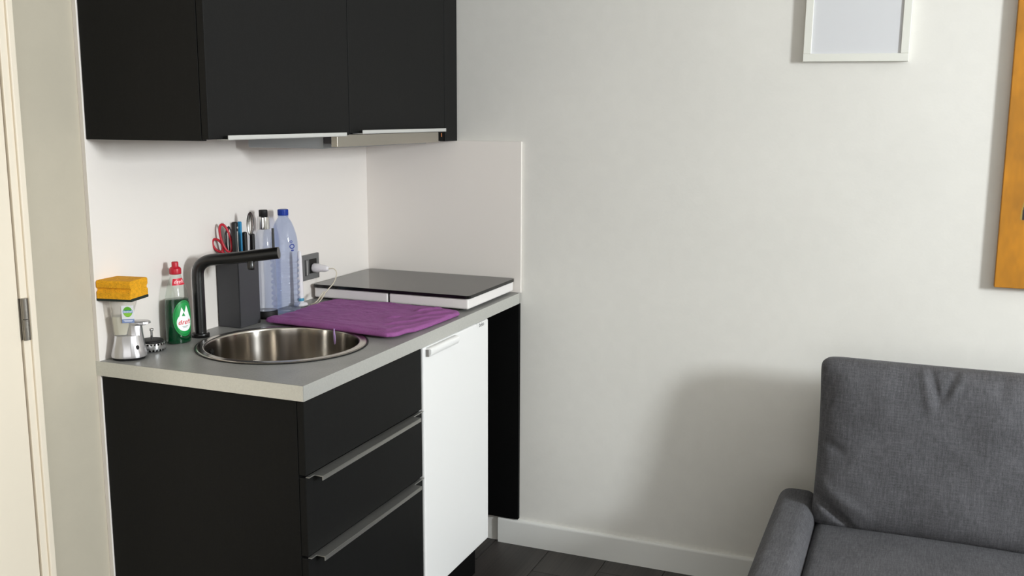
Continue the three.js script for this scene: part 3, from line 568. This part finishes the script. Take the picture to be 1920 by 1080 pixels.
// ------------------------------------------------------------------ the wall with pictures and sofa
{
  const g = thing('picture_frame', 'white picture frame with blank paper on the wall', 'picture frame', [1.622, 1.645, 0.0005]);
  g.rotation.z = -0.010;
  const w = 0.143, h = 0.40, b = 0.022, d = 0.024, wm = S('#e4e3da', 0.45);
  part('moulding', bx(-w, w, 0, b, 0, d, 0.0015), wm, g); part('moulding', bx(-w, w, h - b, h, 0, d, 0.0015), wm, g);
  part('moulding', bx(-w, -w + b, b, h - b, 0, d, 0.0015), wm, g); part('moulding', bx(w - b, w, b, h - b, 0, d, 0.0015), wm, g);
  part('paper', bx(-w + b - 0.004, w - b + 0.004, b - 0.004, h - b + 0.004, 0.004, 0.0185, 0), S('#d6d6d8', 0.7), g);
}
{
  const g = thing('painting', 'ochre yellow canvas painting at the right edge', 'painting', [2.03, 1.0205, 0.0005]);
  const art = tex(512, (u, v) => {
    const n = noise(u * 9, v * 12, 9, 12, 71) * 0.5 + noise(u * 30, v * 24, 30, 24, 72) * 0.3 + noise(u * 80, v * 50, 80, 50, 73) * 0.2;
    const k = 0.82 + 0.3 * n; let c = [0.735 * k, 0.48 * k, 0.03 * k];
    const wv = 0.115 + 0.03 * Math.sin(v * 17 + 1) + 0.03 * (noise(u * 6, v * 6, 6, 6, 74) - 0.5);
    if (u > wv && u < wv + 0.035 && v > 0.2 && v < 0.62) c = [0.16, 0.13, 0.12]; else if (u > wv - 0.006 && u <= wv && v > 0.2 && v < 0.62) c = [0.62, 0.5, 0.2];
    return c;
  });
  const w = 0.62, h = 0.95, d = 0.028, q = boxUV(bx(0, w, 0, h, 0, d, 0.002));
  const uv = q.attributes.uv; for (let i = 0; i < uv.count; i++) uv.setXY(i, uv.getX(i) / w, uv.getY(i) / h);
  part('canvas', q, S('#ffffff', 0.55, { map: art, bumpMap: art, bumpScale: 0.001 }), g);
}
// sofa
{
  const weave = tex(512, (u, v) => {
    const a = noise(u * 230, v * 20, 230, 20, 81), b = noise(u * 18, v * 230, 18, 230, 82), f = noise(u * 256, v * 256, 256, 256, 83), c = noise(u * 5, v * 5, 5, 5, 84);
    const k = 0.315 + 0.075 * (a - 0.5) + 0.05 * (b - 0.5) + 0.08 * (f - 0.5) + 0.03 * (c - 0.5); return [k, k * 0.99, k * 1.03];
  }, 0.34);
  const fab = P({ color: '#ffffff', map: weave, roughness: 0.92, bumpMap: weave, bumpScale: 0.0012, sheen: 0.25, sheenColor: new THREE.Color(0.3, 0.3, 0.32), sheenRoughness: 0.6 });
  const s = thing('sofa', 'dark grey woven fabric sofa against the wall', 'sofa');
  const X0 = 1.495, X1 = 3.1;
  // rounded, slightly bulging upholstered block
  function block(x0, x1, y0, y1, z0, z1, bulge, rad, n = [40, 24, 40], wrinkle) {
    const w = (x1 - x0) / 2, h = (y1 - y0) / 2, d = (z1 - z0) / 2, g = new THREE.BoxGeometry(2, 2, 2, ...n), p = g.attributes.position;
    for (let i = 0; i < p.count; i++) {
      let a = p.getX(i), b = p.getY(i), c = p.getZ(i);
      const sp = (t, hl) => { const e = Math.min(0.5, rad / hl * 1.6); const m = Math.abs(t); return t; };
      let q = V(a * w, b * h, c * d), core = V(Math.max(-w + rad, Math.min(w - rad, q.x)), Math.max(-h + rad, Math.min(h - rad, q.y)), Math.max(-d + rad, Math.min(d - rad, q.z)));
      const off = q.clone().sub(core); if (off.length() > 1e-9) off.normalize().multiplyScalar(rad); q = core.add(off);
      const f = (t) => 1 - t * t;
      q.x += Math.sign(a) * (Math.abs(a) > 0.999 ? bulge[0] * f(b) * f(c) : 0); q.y += Math.sign(b) * (Math.abs(b) > 0.999 ? bulge[1] * f(a) * f(c) : 0); q.z += Math.sign(c) * (Math.abs(c) > 0.999 ? bulge[2] * f(a) * f(b) : 0);
      if (wrinkle) wrinkle(q, a, b, c);
      p.setXYZ(i, q.x + (x0 + x1) / 2, q.y + (y0 + y1) / 2, q.z + (z0 + z1) / 2);
    }
    g.deleteAttribute('uv'); g.deleteAttribute('normal');
    const m = mergeVertices(g, 1e-5); m.computeVertexNormals();
    return boxUV(m);
  }
  part('base', block(X0 + 0.02, X1 - 0.02, 0.08, 0.245, 0.1, 0.86, [0, 0, 0], 0.015, [20, 6, 16]), fab, s);
  part('backrest', block(X0 + 0.13, X1 - 0.13, 0.245, 0.70, 0.06, 0.17, [0, 0, 0], 0.03, [30, 16, 8]), fab, s);
  for (const [a, b] of [[X0, X0 + 0.112], [X1 - 0.112, X1]]) part('armrest', block(a, b, 0.075, 0.416, 0.17, 0.93, [0.004, 0.006, 0.004], 0.036, [16, 30, 50]), fab, s);
  for (const [a, b] of [[X0 + 0.114, 2.296], [2.3, X1 - 0.114]]) part('seat_cushion', block(a, b, 0.246, 0.372, 0.19, 0.90, [0.0, 0.014, 0.004], 0.026, [60, 10, 60]), fab, s);
  const feet = S('#2a2622', 0.5);
  for (const x of [X0 + 0.06, X1 - 0.06]) for (const z of [0.22, 0.85]) part('foot', cyl(0.016, 0.022, 0.082, 16, [x, 0, z]), feet, s);
  // loose back cushions leaning on the backrest
  function backCushion(w, h, d, folds) {
    const g = new THREE.BoxGeometry(2, 2, 2, 150, 110, 14), p = g.attributes.position;
    const line = (x, y, ax, ay, bx2, by, wd, k) => { const dx = bx2 - ax, dy = by - ay, l = Math.hypot(dx, dy), t = ((x - ax) * dx + (y - ay) * dy) / (l * l), dd = ((x - ax) * dy - (y - ay) * dx) / l; if (t < -0.2 || t > 1.2) return 0; return k * Math.exp(-dd * dd / (wd * wd)) * Math.min(1, (t + 0.2) * 3.5, (1.2 - t) * 2.2); };
    for (let i = 0; i < p.count; i++) {
      const a = p.getX(i), b = p.getY(i), c = p.getZ(i);
      // outline: straight sides, tight corners
      const sx = 1 - 0.022 * (1 - b * b) * Math.abs(a) ** 4 - 0.035 * Math.abs(a * b) ** 18, sy = 1 - 0.012 * (1 - a * a) * Math.abs(b) ** 4 - 0.045 * Math.abs(a * b) ** 18;
      let x = a * w / 2 * sx, y = b * h / 2 * sy;
      const prof = Math.pow(Math.max(0, 1 - Math.abs(a) ** 5), 0.42) * Math.pow(Math.max(0, 1 - Math.abs(b) ** 4.2), 0.45);
      let z = c * d / 2 * (0.16 + 0.84 * prof);
      if (c > 0.5) {
        for (const f of folds) z += line(x, y, ...f) * Math.min(1, prof * 3 + 0.3);
        z += 0.006 * (noise(x * 9 + 20, y * 9 + 20, 99, 99, 91) - 0.5) + 0.003 * (noise(x * 22 + 20, y * 22 + 20, 199, 199, 92) - 0.5);
      }
      p.setXYZ(i, x, y, z);
    }
    g.deleteAttribute('uv'); g.deleteAttribute('normal');
    const m = mergeVertices(g, 1e-5); m.computeVertexNormals(); return boxUV(m);
  }
  const w = 0.685, h = 0.475, d = 0.19;
  // x from the cushion's middle (world 1.953), y from its middle
  const folds = [[-0.06, 0.235, -0.034, 0.145, 0.009, -0.009], [-0.077, 0.235, -0.054, 0.12, 0.012, 0.007], [0.004, 0.225, -0.028, 0.15, 0.011, -0.006], [0.024, 0.235, -0.008, 0.16, 0.013, 0.006],
    [-0.335, -0.14, -0.24, -0.215, 0.012, -0.022], [-0.335, -0.10, -0.20, -0.18, 0.018, 0.006], [-0.335, 0.02, -0.26, -0.02, 0.014, -0.006], [0.12, 0.235, 0.11, 0.17, 0.015, -0.005], [-0.335, 0.1, -0.3, 0.2, 0.02, -0.005], [-0.16, 0.235, -0.17, 0.1, 0.03, 0.004], [0.16, 0.2, 0.05, -0.1, 0.05, 0.004]];
  const c1 = part('back_cushion', backCushion(w, h, d, folds), fab, s, [1.938, 0.594, 0.262]); c1.rotation.x = -0.14;
  const c2 = part('back_cushion', backCushion(w, h, d, folds.map((f) => [-f[0], f[1], -f[2], f[3], f[4], f[5]])), fab, s, [2.626, 0.594, 0.262]); c2.rotation.x = -0.14;
}
renderer.render(scene, camera);
